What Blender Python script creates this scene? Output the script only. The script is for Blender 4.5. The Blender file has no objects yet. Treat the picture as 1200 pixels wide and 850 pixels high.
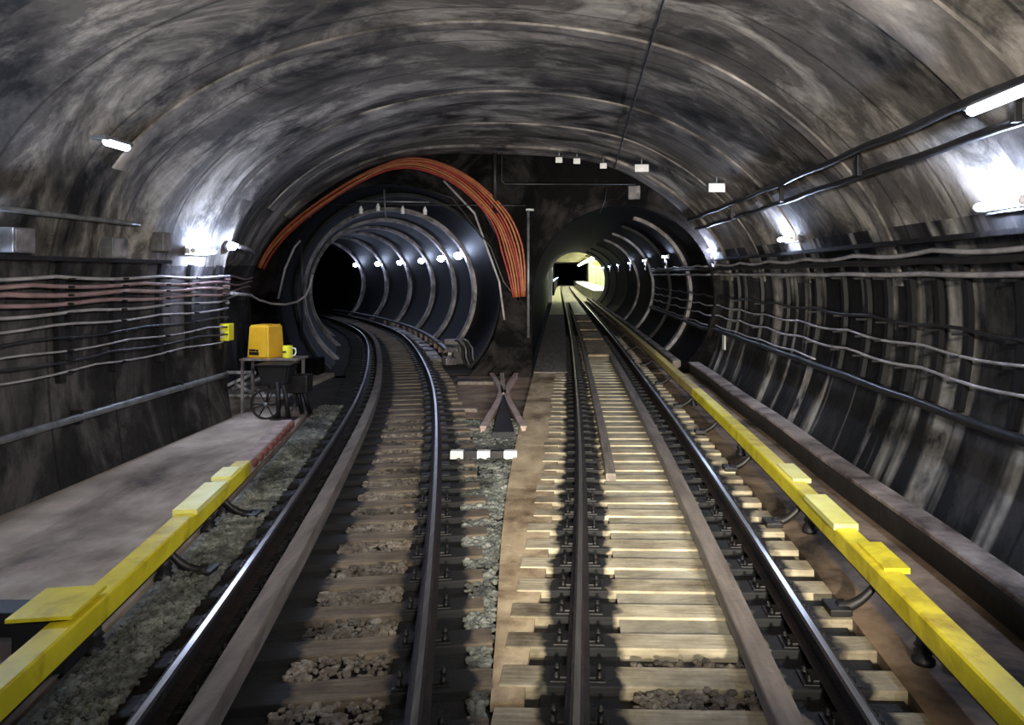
import bpy, bmesh, math, random
import numpy as np
from mathutils import Vector, Matrix
random.seed(7); rng = np.random.default_rng(7)
SC = bpy.context.scene
COL = SC.collection
PI = math.pi
H = 2.27                      # camera above the rail heads (rail heads are z = 0)

# ------------------------------------------------------------------ curves
def spline(xs, ys):
    """natural cubic spline"""
    x = np.array(xs, float); y = np.array(ys, float); n = len(x)
    h = np.diff(x); A = np.eye(n); b = np.zeros(n)
    for i in range(1, n-1):
        A[i, i-1:i+2] = [h[i-1], 2*(h[i-1]+h[i]), h[i]]
        b[i] = 3*((y[i+1]-y[i])/h[i]-(y[i]-y[i-1])/h[i-1])
    c = np.linalg.solve(A, b)
    def f(t):
        if t <= x[0]:
            s = (y[1]-y[0])/h[0]-h[0]*(2*c[0]+c[1])/3; return y[0]+s*(t-x[0])
        i = min(max(int(np.searchsorted(x, t))-1, 0), n-2)
        u = t-x[i]; bb = (y[i+1]-y[i])/h[i]-h[i]*(2*c[i]+c[i+1])/3; d = (c[i+1]-c[i])/(3*h[i])
        return float(y[i]+bb*u+c[i]*u*u+d*u**3)
    return f
xl = spline([0, 3.67, 9.3, 14.2, 21, 28.6, 37.5, 46, 56], [-1.0, -1.49, -2.40, -3.34, -5.03, -7.39, -11.4, -16.4, -23.5])
xr = spline([0, 3.67, 6, 9, 14, 23, 48, 85, 130, 170, 216], [.70, .80, .86, .915, .935, .91, .66, .15, -.30, -.48, -.5])
GL, GR = 1.41, 1.51
def slope(f, d): return (f(d+.05)-f(d-.05))/.1
def off(f, d, o):
    """point at lateral offset o of the line f at depth d"""
    s = slope(f, d); n = math.hypot(1, s)
    return (f(d)+o/n, d-s*o/n)
def drange(a, b, step):
    n = max(2, int(math.ceil((b-a)/step))+1)
    return [a+(b-a)*i/(n-1) for i in range(n)]
def path(f, o, a, b, z, step=.6):
    return [(*off(f, d, o), z) for d in drange(a, b, step)]

# ------------------------------------------------------------------ materials
def newmat(name):
    m = bpy.data.materials.new(name); m.use_nodes = True
    nt = m.node_tree; return m, nt, nt.nodes, nt.links, nt.nodes['Principled BSDF']
def srgb(c):
    return tuple(((v/255)/12.92 if v/255 <= .04045 else ((v/255+.055)/1.055)**2.4) for v in c)+(1,)
def noise_col(N, L, vec, sc, stops, scale, detail=8, rough=.6, dist=0.):
    mp = N.new('ShaderNodeMapping'); mp.inputs['Scale'].default_value = sc
    L.new(vec, mp.inputs['Vector'])
    nz = N.new('ShaderNodeTexNoise'); nz.inputs['Scale'].default_value = scale
    nz.inputs['Detail'].default_value = detail; nz.inputs['Roughness'].default_value = rough
    nz.inputs['Distortion'].default_value = dist
    L.new(mp.outputs[0], nz.inputs['Vector'])
    rp = N.new('ShaderNodeValToRGB'); e = rp.color_ramp.elements
    e[0].position, e[0].color = stops[0][0], srgb(stops[0][1])
    e[1].position, e[1].color = stops[-1][0], srgb(stops[-1][1])
    for p, c in stops[1:-1]:
        q = e.new(p); q.color = srgb(c)
    L.new(nz.outputs['Fac'], rp.inputs['Fac'])
    return rp.outputs['Color'], nz.outputs['Fac']
def mix(N, L, mode, fac, a, b):
    m = N.new('ShaderNodeMix'); m.data_type = 'RGBA'; m.blend_type = mode
    if isinstance(fac, float): m.inputs[0].default_value = fac
    else: L.new(fac, m.inputs[0])
    for k, v in ((6, a), (7, b)):
        if isinstance(v, tuple): m.inputs[k].default_value = v
        else: L.new(v, m.inputs[k])
    return m.outputs[2]
def pm(name, stops, scale=4., sc=(1, 1, 1), rough=.7, metal=0., bump=.2, bscale=20., grime=None, world=False, spec=.5):
    m, nt, N, L, B = newmat(name)
    if world: vec = N.new('ShaderNodeNewGeometry').outputs['Position']
    else: vec = N.new('ShaderNodeTexCoord').outputs['Object']
    col, fac = noise_col(N, L, vec, sc, stops, scale)
    if grime:
        g, _ = noise_col(N, L, vec, grime.get('sc', (1, 1, 1)), grime['stops'], grime['scale'], 6, .65, .4)
        col = mix(N, L, 'MULTIPLY', 1., col, g)
    L.new(col, B.inputs['Base Color'])
    B.inputs['Roughness'].default_value = rough; B.inputs['Metallic'].default_value = metal
    B.inputs['Specular IOR Level'].default_value = spec
    if bump:
        nz = N.new('ShaderNodeTexNoise'); nz.inputs['Scale'].default_value = bscale; nz.inputs['Detail'].default_value = 6
        L.new(vec, nz.inputs['Vector'])
        bp = N.new('ShaderNodeBump'); bp.inputs['Strength'].default_value = bump; bp.inputs['Distance'].default_value = .03
        L.new(nz.outputs['Fac'], bp.inputs['Height']); L.new(bp.outputs[0], B.inputs['Normal'])
    return m
def emit(name, col, strength):
    m, nt, N, L, B = newmat(name)
    B.inputs['Base Color'].default_value = (.8, .8, .8, 1)
    B.inputs['Emission Color'].default_value = srgb(col)
    B.inputs['Emission Strength'].default_value = strength
    return m

def vault_mat(name, dark, mid, lite, seamy=1.0, streaks=False, spec=.3):
    """sooty in-situ concrete: ring bands and lime patches run round the bore (world position, so walls and roof agree)"""
    m, nt, N, L, B = newmat(name)
    vec = N.new('ShaderNodeNewGeometry').outputs['Position']
    col, f1 = noise_col(N, L, vec, (.22, .8, .22), [(.28, dark), (.47, mid), (.62, mid), (.78, lite)], 2.2, 9, .68, .5)
    lime, f2 = noise_col(N, L, vec, (.6, 1., .6), [(.47, (0, 0, 0)), (.6, (255, 255, 255))], .85, 10, .72, .9)
    rgb = mix(N, L, 'MIX', .0, col, srgb(lite))
    mx = N.new('ShaderNodeMix'); mx.data_type = 'RGBA'
    L.new(lime, mx.inputs[0]); L.new(col, mx.inputs[6]); mx.inputs[7].default_value = srgb(lite)
    sc = N.new('ShaderNodeMath'); sc.operation = 'MULTIPLY'; sc.inputs[1].default_value = .85
    L.new(lime, sc.inputs[0]); L.new(sc.outputs[0], mx.inputs[0])
    soot, _ = noise_col(N, L, vec, (.5, .7, .5), [(.36, (34, 33, 32)), (.56, (255, 255, 255))], .75, 8, .68, .8)
    rgb = mix(N, L, 'MULTIPLY', 1., mx.outputs[2], soot)
    # formwork seams: thin dark rings every 1.15 m
    sep = N.new('ShaderNodeSeparateXYZ'); L.new(vec, sep.inputs[0])
    wv = N.new('ShaderNodeMath'); wv.operation = 'MULTIPLY'; wv.inputs[1].default_value = 1/1.15; L.new(sep.outputs['Y'], wv.inputs[0])
    fr = N.new('ShaderNodeMath'); fr.operation = 'FRACT'; L.new(wv.outputs[0], fr.inputs[0])
    cp = N.new('ShaderNodeMath'); cp.operation = 'LESS_THAN'; cp.inputs[1].default_value = .035; L.new(fr.outputs[0], cp.inputs[0])
    s2 = N.new('ShaderNodeMath'); s2.operation = 'MULTIPLY'; s2.inputs[1].default_value = .6*seamy; L.new(cp.outputs[0], s2.inputs[0])
    rgb = mix(N, L, 'MULTIPLY', s2.outputs[0], rgb, srgb((70, 65, 62)))
    if streaks:     # pale lime runs down the wall
        st, _ = noise_col(N, L, vec, (.1, 1., .07), [(.54, (0, 0, 0)), (.62, (255, 255, 255))], 1.9, 3, .5, .15)
        br, _ = noise_col(N, L, vec, (1, 1, 1), [(.35, (40, 40, 40)), (.6, (230, 230, 230))], 2., 6, .6)
        rgb2 = mix(N, L, 'MULTIPLY', 1., st, br)
        rgb = mix(N, L, 'MIX', rgb2, rgb, srgb((188, 180, 166)))
    L.new(rgb, B.inputs['Base Color'])
    B.inputs['Roughness'].default_value = .78
    B.inputs['Specular IOR Level'].default_value = spec
    nz = N.new('ShaderNodeTexNoise'); nz.inputs['Scale'].default_value = 5; nz.inputs['Detail'].default_value = 8
    L.new(vec, nz.inputs['Vector'])
    bp = N.new('ShaderNodeBump'); bp.inputs['Strength'].default_value = .5; bp.inputs['Distance'].default_value = .05
    L.new(nz.outputs['Fac'], bp.inputs['Height']); L.new(bp.outputs[0], B.inputs['Normal'])
    return m

def sleeper_mat(name, a, b, grease_shade):
    """weathered timber with a black band, oily dirt plus painted shade, either side of each running rail (local x runs along the sleeper)"""
    m, nt, N, L, B = newmat(name)
    vec = N.new('ShaderNodeTexCoord').outputs['Object']
    geo = N.new('ShaderNodeNewGeometry').outputs['Position']
    col, f = noise_col(N, L, vec, (.8, 9, 9), [(.3, a), (.7, b)], 3., 7, .6, .3)
    pc, _ = noise_col(N, L, geo, (1, 1, 1), [(.3, (120, 112, 100)), (.6, (255, 255, 255))], 1.1, 6, .7)
    col = mix(N, L, 'MULTIPLY', 1., col, pc)
    nz = N.new('ShaderNodeTexNoise'); nz.inputs['Scale'].default_value = 7; L.new(geo, nz.inputs['Vector'])
    sep = N.new('ShaderNodeSeparateXYZ'); L.new(vec, sep.inputs[0])
    last = None
    for lo, hi in grease_shade:
        sb = N.new('ShaderNodeMath'); sb.operation = 'SUBTRACT'; sb.inputs[1].default_value = (lo+hi)/2; L.new(sep.outputs['X'], sb.inputs[0])
        ab = N.new('ShaderNodeMath'); ab.operation = 'ABSOLUTE'; L.new(sb.outputs[0], ab.inputs[0])
        s2 = N.new('ShaderNodeMath'); s2.operation = 'SUBTRACT'; s2.inputs[1].default_value = (hi-lo)/2; L.new(ab.outputs[0], s2.inputs[0])
        if last is None: last = s2
        else:
            mn = N.new('ShaderNodeMath'); mn.operation = 'MINIMUM'; L.new(last.outputs[0], mn.inputs[0]); L.new(s2.outputs[0], mn.inputs[1]); last = mn
    ad = N.new('ShaderNodeMath'); ad.operation = 'MULTIPLY_ADD'; ad.inputs[1].default_value = .2; L.new(nz.outputs['Fac'], ad.inputs[0]); L.new(last.outputs[0], ad.inputs[2])
    mr = N.new('ShaderNodeMapRange'); mr.inputs[1].default_value = .08; mr.inputs[2].default_value = .14; L.new(ad.outputs[0], mr.inputs[0])
    col = mix(N, L, 'MIX', mr.outputs[0], srgb((13, 12, 12)), col)
    L.new(col, B.inputs['Base Color']); B.inputs['Roughness'].default_value = .8
    bp = N.new('ShaderNodeBump'); bp.inputs['Strength'].default_value = .4; bp.inputs['Distance'].default_value = .02
    L.new(f, bp.inputs['Height']); L.new(bp.outputs[0], B.inputs['Normal'])
    return m

M = {}
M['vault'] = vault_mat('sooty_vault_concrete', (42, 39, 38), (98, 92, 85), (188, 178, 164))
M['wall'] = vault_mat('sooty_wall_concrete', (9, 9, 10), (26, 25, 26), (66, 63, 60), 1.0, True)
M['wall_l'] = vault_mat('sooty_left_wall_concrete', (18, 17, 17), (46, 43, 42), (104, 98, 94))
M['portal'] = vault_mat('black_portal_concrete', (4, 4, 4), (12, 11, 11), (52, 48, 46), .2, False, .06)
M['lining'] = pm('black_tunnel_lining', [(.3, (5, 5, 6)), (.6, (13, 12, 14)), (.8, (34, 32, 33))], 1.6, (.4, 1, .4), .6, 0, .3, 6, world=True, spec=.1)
M['ring'] = pm('pale_concrete_and_lit_ring', [(.3, (92, 88, 90)), (.7, (168, 160, 160))], 3., rough=.5, bump=.3, bscale=9,
               grime=dict(stops=[(.35, (70, 68, 68)), (.6, (255, 255, 255))], scale=1.5), world=True)
M['ring_dark'] = pm('dark_concrete_and_unlit_ring', [(.3, (10, 10, 11)), (.7, (40, 38, 38))], 3., rough=.6, bump=.3, bscale=9, world=True, spec=.2)
M['rib'] = pm('lime_washed_rib', [(.3, (74, 69, 64)), (.5, (120, 112, 104)), (.75, (188, 178, 164))], 2.2, (.6, 1, .6), .75, 0, .4, 8,
              grime=dict(stops=[(.36, (60, 56, 52)), (.58, (255, 255, 255))], scale=1.2), world=True)
M['slab'] = pm('dusty_concrete_slab', [(.3, (140, 124, 108)), (.7, (200, 182, 162))], 1.2, rough=.85, bump=.25, bscale=14,
               grime=dict(stops=[(.32, (110, 100, 92)), (.56, (255, 255, 255))], scale=.8, sc=(1, .4, 1)), world=True)
M['slab_r'] = pm('brown_concrete_slab', [(.3, (112, 92, 74)), (.7, (176, 150, 124))], 1.3, rough=.85, bump=.25, bscale=12,
                 grime=dict(stops=[(.36, (60, 52, 46)), (.58, (255, 255, 255))], scale=.8), world=True)
M['bed'] = pm('dark_trackbed', [(.3, (22, 20, 18)), (.7, (58, 52, 46))], 3., rough=.9, bump=.5, bscale=25, world=True)
M['grease_shade'] = pm('grease_and_shade_bed', [(.3, (8, 8, 8)), (.7, (22, 20, 19))], 6., rough=.75, bump=.4, bscale=30, world=True)
M['stone'] = pm('grey_ballast_stone', [(.3, (70, 72, 66)), (.5, (118, 120, 110)), (.72, (168, 168, 156))], 9., rough=.85, bump=.3, bscale=40,
                grime=dict(stops=[(.36, (80, 76, 70)), (.58, (255, 255, 255))], scale=.8), world=True)
M['stone_b'] = pm('brown_ballast_stone', [(.3, (74, 64, 52)), (.5, (124, 112, 96)), (.72, (176, 168, 152))], 9., rough=.85, bump=.3, bscale=40,
                  grime=dict(stops=[(.36, (80, 74, 66)), (.58, (255, 255, 255))], scale=.8), world=True)
M['fill'] = pm('pale_dusty_fill_and_lit_bed', [(.3, (120, 112, 92)), (.7, (176, 168, 144))], 2.4, rough=.9, bump=.3, bscale=22, world=True)
M['fill_b'] = pm('brown_dusty_fill', [(.3, (70, 60, 48)), (.7, (112, 98, 80))], 2.4, rough=.9, bump=.3, bscale=22, world=True)
M['plank'] = pm('grey_brown_plank', [(.3, (84, 74, 66)), (.7, (134, 122, 110))], 2., (6, .7, 6), .75, 0, .3, 20, world=True)
M['deck'] = pm('tan_wood_deck', [(.3, (150, 128, 96)), (.7, (200, 178, 142))], 1.6, (3, 1, 3), .8, 0, .3, 16,
               grime=dict(stops=[(.32, (140, 122, 100)), (.52, (255, 255, 255))], scale=1.4), world=True)
M['sl_r'] = sleeper_mat('pale_timber', (150, 136, 108), (206, 194, 164), [(-GR/2-.22, -GR/2+.25), (GR/2-.28, GR/2+.23)])
M['sl_l'] = sleeper_mat('brown_timber', (92, 78, 62), (150, 134, 110), [(-1.4, -GL/2+.62), (GL/2-.2, GL/2+.3)])
M['steel'] = pm('polished_rail_head', [(.3, (150, 146, 140)), (.7, (205, 202, 196))], 4., (8, .3, 8), .28, .9, 0, world=True)
M['rust'] = pm('rusty_rail_side', [(.3, (16, 13, 11)), (.7, (48, 36, 29))], 5., rough=.65, metal=.3, bump=.3, bscale=30, world=True)
M['iron'] = pm('black_iron', [(.3, (16, 15, 15)), (.7, (44, 41, 39))], 6., rough=.5, metal=.4, bump=.2)
M['yellow'] = pm('yellow_cover_paint', [(.3, (206, 186, 22)), (.7, (240, 222, 48))], 2.5, rough=.45, bump=.08, bscale=12,
                 grime=dict(stops=[(.3, (190, 176, 140)), (.5, (255, 255, 255))], scale=2.2), world=True)
M['yellow_p'] = pm('pale_yellow_paint', [(.3, (222, 212, 96)), (.7, (250, 244, 150))], 2.5, rough=.45, bump=.08)
M['yellow_d'] = pm('dusty_yellow_paint', [(.3, (150, 128, 62)), (.7, (206, 184, 96))], 3., rough=.6, bump=.1, world=True)
M['amber'] = pm('amber_plastic', [(.3, (212, 158, 28)), (.7, (236, 186, 48))], 3., rough=.5, bump=.05)
M['lemon'] = pm('lemon_plastic', [(.3, (226, 216, 30)), (.7, (250, 240, 70))], 3., rough=.4, bump=.02)
M['orange'] = pm('orange_cable_sheath', [(.3, (128, 62, 36)), (.7, (176, 94, 56))], 6., rough=.5, bump=.05)
M['orange_b'] = pm('tan_orange_cable_sheath', [(.3, (140, 84, 46)), (.7, (176, 116, 70))], 6., rough=.5, bump=.05)
M['red'] = pm('red_cable_sheath', [(.3, (116, 34, 26)), (.7, (164, 54, 40))], 6., rough=.5, bump=.05)
M['cable'] = pm('black_cable_sheath', [(.3, (20, 20, 21)), (.7, (48, 47, 48))], 6., rough=.4, bump=.05)
M['cable_g'] = pm('grey_cable_sheath', [(.3, (120, 116, 116)), (.7, (190, 184, 182))], 3., rough=.4, bump=.05)
M['cable_p'] = pm('dusty_pink_cable_sheath', [(.3, (110, 84, 82)), (.7, (176, 146, 142))], 3., rough=.5, bump=.05)
M['galv'] = pm('galvanised_steel', [(.3, (96, 97, 98)), (.7, (150, 150, 148))], 6., rough=.45, metal=.6, bump=.05)
M['trough'] = pm('dusty_trough_concrete', [(.3, (112, 100, 90)), (.7, (176, 160, 146))], 2.2, rough=.8, bump=.3, bscale=14,
                 grime=dict(stops=[(.34, (96, 80, 70)), (.58, (255, 255, 255))], scale=1.5), world=True)
M['trough_shade'] = pm('shaded_trough_side', [(.3, (20, 18, 17)), (.7, (48, 43, 39))], 2.2, rough=.8, bump=.3, bscale=14, world=True)
M['white'] = pm('chalky_white_paint', [(.3, (196, 194, 188)), (.7, (238, 236, 230))], 5., rough=.6, bump=.05)
M['black'] = pm('black_paint', [(.3, (12, 12, 12)), (.7, (26, 25, 25))], 5., rough=.55, bump=.05)
M['pinkw'] = pm('dusty_insulator', [(.3, (134, 112, 102)), (.7, (190, 168, 156))], 6., rough=.7, bump=.2)
M['redclay'] = pm('red_brown_insulator', [(.3, (92, 48, 40)), (.7, (136, 78, 66))], 6., rough=.6, bump=.1)
M['lamp'] = emit('cool_lamp', (198, 216, 255), 340.)
M['lamp_far'] = emit('cool_far_lamp', (200, 216, 255), 70.)
M['lampw'] = emit('weak_lamp', (225, 232, 245), 4.)
M['station_lamp'] = emit('station_lamp', (250, 255, 236), 42.)
M['edge_lamp'] = emit('blue_edge_lamp', (190, 200, 255), 5.)
M['st_wall'] = pm('pale_green_tile', [(.36, (112, 136, 84)), (.62, (206, 216, 164))], 1.1, (1, .6, .05), .35, 0, .05, world=True)
M['st_ceil'] = pm('station_soffit', [(.3, (128, 122, 92)), (.7, (176, 168, 130))], 1., rough=.7, bump=.1, world=True)
M['st_white'] = pm('white_platform_edge', [(.3, (224, 224, 226)), (.7, (244, 244, 246))], 2., rough=.5, bump=0)
M['cream'] = pm('cream_paint_and_lit_deck', [(.3, (196, 192, 150)), (.7, (226, 222, 184))], 3., rough=.5, bump=.05)

# ------------------------------------------------------------------ mesh builder
class MB:
    def __init__(s): s.v = []; s.f = []; s.m = []; s.smooth = []
    def add(s, vs, fs, mi=0, sm=False):
        o = len(s.v); s.v += [tuple(p) for p in vs]
        for f in fs: s.f.append(tuple(i+o for i in f)); s.m.append(mi); s.smooth.append(sm)
        return s
    def box(s, c, size, rz=0., mi=0, bev=0., rx=0.):
        bm = bmesh.new(); bmesh.ops.create_cube(bm, size=1)
        bmesh.ops.scale(bm, vec=size, verts=bm.verts)
        if bev: bmesh.ops.bevel(bm, geom=bm.edges[:], offset=bev, segments=2, affect='EDGES', profile=.6)
        bmesh.ops.transform(bm, matrix=Matrix.Translation(c) @ Matrix.Rotation(rz, 4, 'Z') @ Matrix.Rotation(rx, 4, 'X'), verts=bm.verts)
        return s.bm(bm, mi)
    def bm(s, bm, mi=0, sm=False):
        bm.verts.ensure_lookup_table()
        s.add([v.co.copy() for v in bm.verts], [[v.index for v in f.verts] for f in bm.faces], mi, sm); bm.free(); return s
    def sweep(s, pts, prof, mi=None, caps=True, up=(0, 0, 1), sm=False):
        """closed profile (side, up) carried along a mostly level line"""
        P = [Vector(p) for p in pts]; n = len(P); k = len(prof); U = Vector(up); vs = []
        for i in range(n):
            t = (P[min(i+1, n-1)]-P[max(i-1, 0)]).normalized()
            side = t.cross(U).normalized(); u = side.cross(t)
            vs += [P[i]+side*a+u*b for a, b in prof]
        o = len(s.v); s.v += [tuple(p) for p in vs]
        for i in range(n-1):
            for j in range(k):
                j2 = (j+1) % k
                s.f.append((o+i*k+j, o+(i+1)*k+j, o+(i+1)*k+j2, o+i*k+j2)); s.m.append(mi[j] if mi else 0); s.smooth.append(sm)
        if caps:
            s.f.append(tuple(o+j for j in range(k))); s.f.append(tuple(o+(n-1)*k+j for j in reversed(range(k))))
            s.m += [0, 0]; s.smooth += [False, False]
        return s
    def tube(s, pts, r, seg=8, mi=0, caps=True):
        P = [Vector(p) for p in pts]; n = len(P); vs = []; ref = None
        rr = r if isinstance(r, (list, tuple)) else [r]*n
        for i in range(n):
            t = (P[min(i+1, n-1)]-P[max(i-1, 0)]).normalized()
            if ref is None: ref = Vector((0, 0, 1)) if abs(t.z) < .9 else Vector((1, 0, 0))
            a = (ref-t*ref.dot(t)).normalized(); b = t.cross(a); ref = a
            vs += [P[i]+(a*math.cos(2*PI*j/seg)+b*math.sin(2*PI*j/seg))*rr[i] for j in range(seg)]
        fs = [(i*seg+j, i*seg+(j+1) % seg, (i+1)*seg+(j+1) % seg, (i+1)*seg+j) for i in range(n-1) for j in range(seg)]
        s.add(vs, fs, mi, True)
        if caps:
            o = len(s.v)-len(vs)
            s.f += [tuple(o+j for j in reversed(range(seg))), tuple(o+(n-1)*seg+j for j in range(seg))]; s.m += [mi, mi]; s.smooth += [False, False]
        return s
    def lathe(s, c, prof, seg=16, axis='Z', mi=0):
        """closed solid of revolution, prof = (r, h)"""
        vs = []
        for r, h in prof:
            for j in range(seg):
                a = 2*PI*j/seg; p = (r*math.cos(a), r*math.sin(a), h)
                if axis == 'X': p = (p[2], p[0], p[1])
                if axis == 'Y': p = (p[0], p[2], p[1])
                vs.append((c[0]+p[0], c[1]+p[1], c[2]+p[2]))
        k = len(prof)
        fs = [(i*seg+j, i*seg+(j+1) % seg, (i+1)*seg+(j+1) % seg, (i+1)*seg+j) for i in range(k-1) for j in range(seg)]
        fs += [tuple(reversed(range(seg))), tuple((k-1)*seg+j for j in range(seg))]
        return s.add(vs, fs, mi, True)
    def build(s, name, mats, parent=None, loc=None, fix=True):
        me = bpy.data.meshes.new(name)
        if parent is not None: base = wloc(parent)
        elif loc is not None: base = Vector(loc)
        else:
            a = np.array(s.v); base = Vector(((a[:, 0].min()+a[:, 0].max())/2, (a[:, 1].min()+a[:, 1].max())/2, a[:, 2].min()))
        me.from_pydata([(x-base.x, y-base.y, z-base.z) for x, y, z in s.v], [], s.f)
        for m in (mats if isinstance(mats, (list, tuple)) else [mats]): me.materials.append(m)
        me.polygons.foreach_set('material_index', s.m); me.polygons.foreach_set('use_smooth', s.smooth)
        if fix:
            bm = bmesh.new(); bm.from_mesh(me); bmesh.ops.recalc_face_normals(bm, faces=bm.faces); bm.to_mesh(me); bm.free()
        me.update()
        o = bpy.data.objects.new(name, me); COL.objects.link(o)
        if parent is not None: o.parent = parent
        else: o.location = base
        return o
def wloc(o):
    v = Vector(o.location)
    while o.parent is not None: o = o.parent; v += Vector(o.location)
    return v
def tag(o, label, cat, group=None, kind=None):
    o['label'] = label; o['category'] = cat
    if group: o['group'] = group
    if kind: o['kind'] = kind
    return o
def thing(name, label, cat, loc, group=None):
    o = bpy.data.objects.new(name, None); COL.objects.link(o); o.location = loc; o.empty_display_size = .1
    return tag(o, label, cat, group)
def struct(mb, name, mats, label, cat='structure', fix=True):
    o = mb.build(name, mats, fix=fix); o['kind'] = 'structure'; o['label'] = label; o['category'] = cat
    return o
ONES = 'zeroth first second third fourth fifth sixth seventh eighth ninth tenth eleventh twelfth thirteenth fourteenth fifteenth sixteenth seventeenth eighteenth nineteenth'.split()
TENS = {2: 'twent', 3: 'thirt', 4: 'fort', 5: 'fift', 6: 'sixt', 7: 'sevent', 8: 'eight', 9: 'ninet'}
def nth(i):
    if i < 20: return ONES[i]
    t, u = divmod(i, 10)
    return TENS[t]+('ieth' if u == 0 else 'y-'+ONES[u])

# ------------------------------------------------------------------ vault
NEAR = [(-5.62, -.26), (-5.74, .6), (-5.8, 1.6), (-5.76, 2.4), (-5.5, 3.25), (-4.85, 4.05), (-3.75, 4.72), (-2.5, 5.1), (-1.2, 5.25),
        (.2, 5.15), (1.4, 4.86), (2.4, 4.32), (3.2, 3.62), (3.75, 2.82), (3.95, 2.0), (3.9, 1.2), (3.72, .5), (3.38, -.26)]
FAR = [(-7.7, -.26), (-7.8, .6), (-7.86, 1.6), (-7.72, 2.5), (-7.15, 3.4), (-6.3, 4.2), (-5.1, 4.9), (-3.6, 5.27), (-1.8, 5.3),
       (0., 5.2), (1.2, 4.92), (2.2, 4.38), (3.0, 3.7), (3.6, 2.86), (3.85, 2.0), (3.82, 1.2), (3.66, .5), (3.38, -.26)]
EDGE, PORTAL = 12.2, 18.0
def dense(pr, n=6):
    t = list(range(len(pr))); fx = spline(t, [p[0] for p in pr]); fz = spline(t, [p[1] for p in pr])
    return [(fx(u), fz(u)) for u in np.linspace(0, len(pr)-1, (len(pr)-1)*n+1)]
NEARd, FARd = dense(NEAR), dense(FAR)
NP = len(NEARd)
def section(d, step=None):
    s = min(max((d-EDGE)/(PORTAL-EDGE), 0), 1); out = []
    for i, (a, b) in enumerate(zip(NEARd, FARd)):
        w = s
        if i < NP//2 and (step if step is not None else d > EDGE+1e-6):
            low = min(max((2.5-a[1])/.5, 0), 1); w = s+(1-s)*.42*low
        out.append((a[0]+(b[0]-a[0])*w, a[1]+(b[1]-a[1])*w))
    return out
ST = [(d, None) for d in np.linspace(-8, EDGE, 21)]+[(EDGE+.004, True)]+[(d, True) for d in np.linspace(EDGE+.6, PORTAL, 10)]
SECS = [(d, section(d, f)) for d, f in ST]
def loft(i0, i1):
    mb = MB(); n = i1-i0+1
    for d, s in SECS: mb.v += [(s[i][0], d, s[i][1]) for i in range(i0, i1+1)]
    for a in range(len(SECS)-1):
        for j in range(n-1):
            mb.f.append((a*n+j, a*n+j+1, (a+1)*n+j+1, (a+1)*n+j)); mb.m.append(0)
            mb.smooth.append(abs(SECS[a+1][0]-EDGE) > .1)
    return mb
iL, iR = 3*6, 13*6
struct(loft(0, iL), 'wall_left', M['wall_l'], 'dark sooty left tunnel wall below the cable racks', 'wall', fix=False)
struct(loft(iL, iR), 'ceiling', M['vault'], 'wide grey sooty concrete vault over both tracks', 'ceiling', fix=False)
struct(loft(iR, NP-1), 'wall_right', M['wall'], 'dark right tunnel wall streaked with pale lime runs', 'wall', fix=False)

def band(d, w, depth, i0=0, i1=NP-1):
    """arch rib standing proud of the vault"""
    def inset(s, e):
        out = []
        for i in range(len(s)):
            a = s[max(i-1, 0)]; b = s[min(i+1, len(s)-1)]
            tx, tz = b[0]-a[0], b[1]-a[1]; L = math.hypot(tx, tz) or 1
            out.append((s[i][0]+tz/L*e, s[i][1]-tx/L*e))
        return out
    mb = MB(); n = i1-i0+1
    s0, s1 = section(d-w/2), section(d+w/2)
    for dd, s, e in ((d-w/2, s0, -.02), (d-w/2, s0, depth), (d+w/2, s1, depth), (d+w/2, s1, -.02)):
        q = inset(s, e); mb.v += [(q[i][0], dd, q[i][1]) for i in range(i0, i1+1)]
    for r in range(3):
        for j in range(n-1): mb.f.append((r*n+j, r*n+j+1, (r+1)*n+j+1, (r+1)*n+j)); mb.m.append(0); mb.smooth.append(False)
    return mb
for k, (d, w, dp) in enumerate([(5.4, .7, .03), (8.6, .22, .03), (12.0, .6, .03), (14.6, .7, .03), (17.35, 1.0, .06)]):
    struct(band(d, w, dp, 26, NP-20), 'trim_%d' % (k+1), M['rib'],
           '%s pale concrete arch rib round the vault, counting from the camera' % nth(k+1), 'arch rib')

# ------------------------------------------------------------------ portal wall with the two bores
LC, LR = (-4.42, 1.72), 2.86
RC, RR = (1.38, 1.72), 2.36
FZ = -.26
def arc(c, R, n=48, z0=FZ, vert=False):
    a0 = math.asin(max(-1, (z0-c[1])/R))
    return [(c[0]+(-R if vert and a > PI else R*math.cos(a)), c[1]+R*math.sin(a)) for a in np.linspace(PI-a0, a0, n)]     # vert: upright left flank beside the walkway
bm = bmesh.new()
def loop(bm, pts, closed):
    vs = [bm.verts.new((x, PORTAL, z)) for x, z in pts]
    es = [bm.edges.new((vs[i], vs[i+1])) for i in range(len(vs)-1)]
    return vs, es
outer = SECS[-1][1]
la, ra = arc(LC, LR), arc(RC, RR, vert=True)
poly = list(outer)+list(reversed(ra))+list(reversed(la))      # right foot -> right bore -> pillar foot -> left bore -> left foot
vs = [bm.verts.new((x, PORTAL, z)) for x, z in poly]
es = [bm.edges.new((vs[i], vs[(i+1) % len(vs)])) for i in range(len(vs))]
bmesh.ops.triangle_fill(bm, use_beauty=True, use_dissolve=False, edges=es)
struct(MB().bm(bm), 'wall_back', M['portal'], 'black concrete headwall holding the two smaller tunnel mouths', 'wall')

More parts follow.
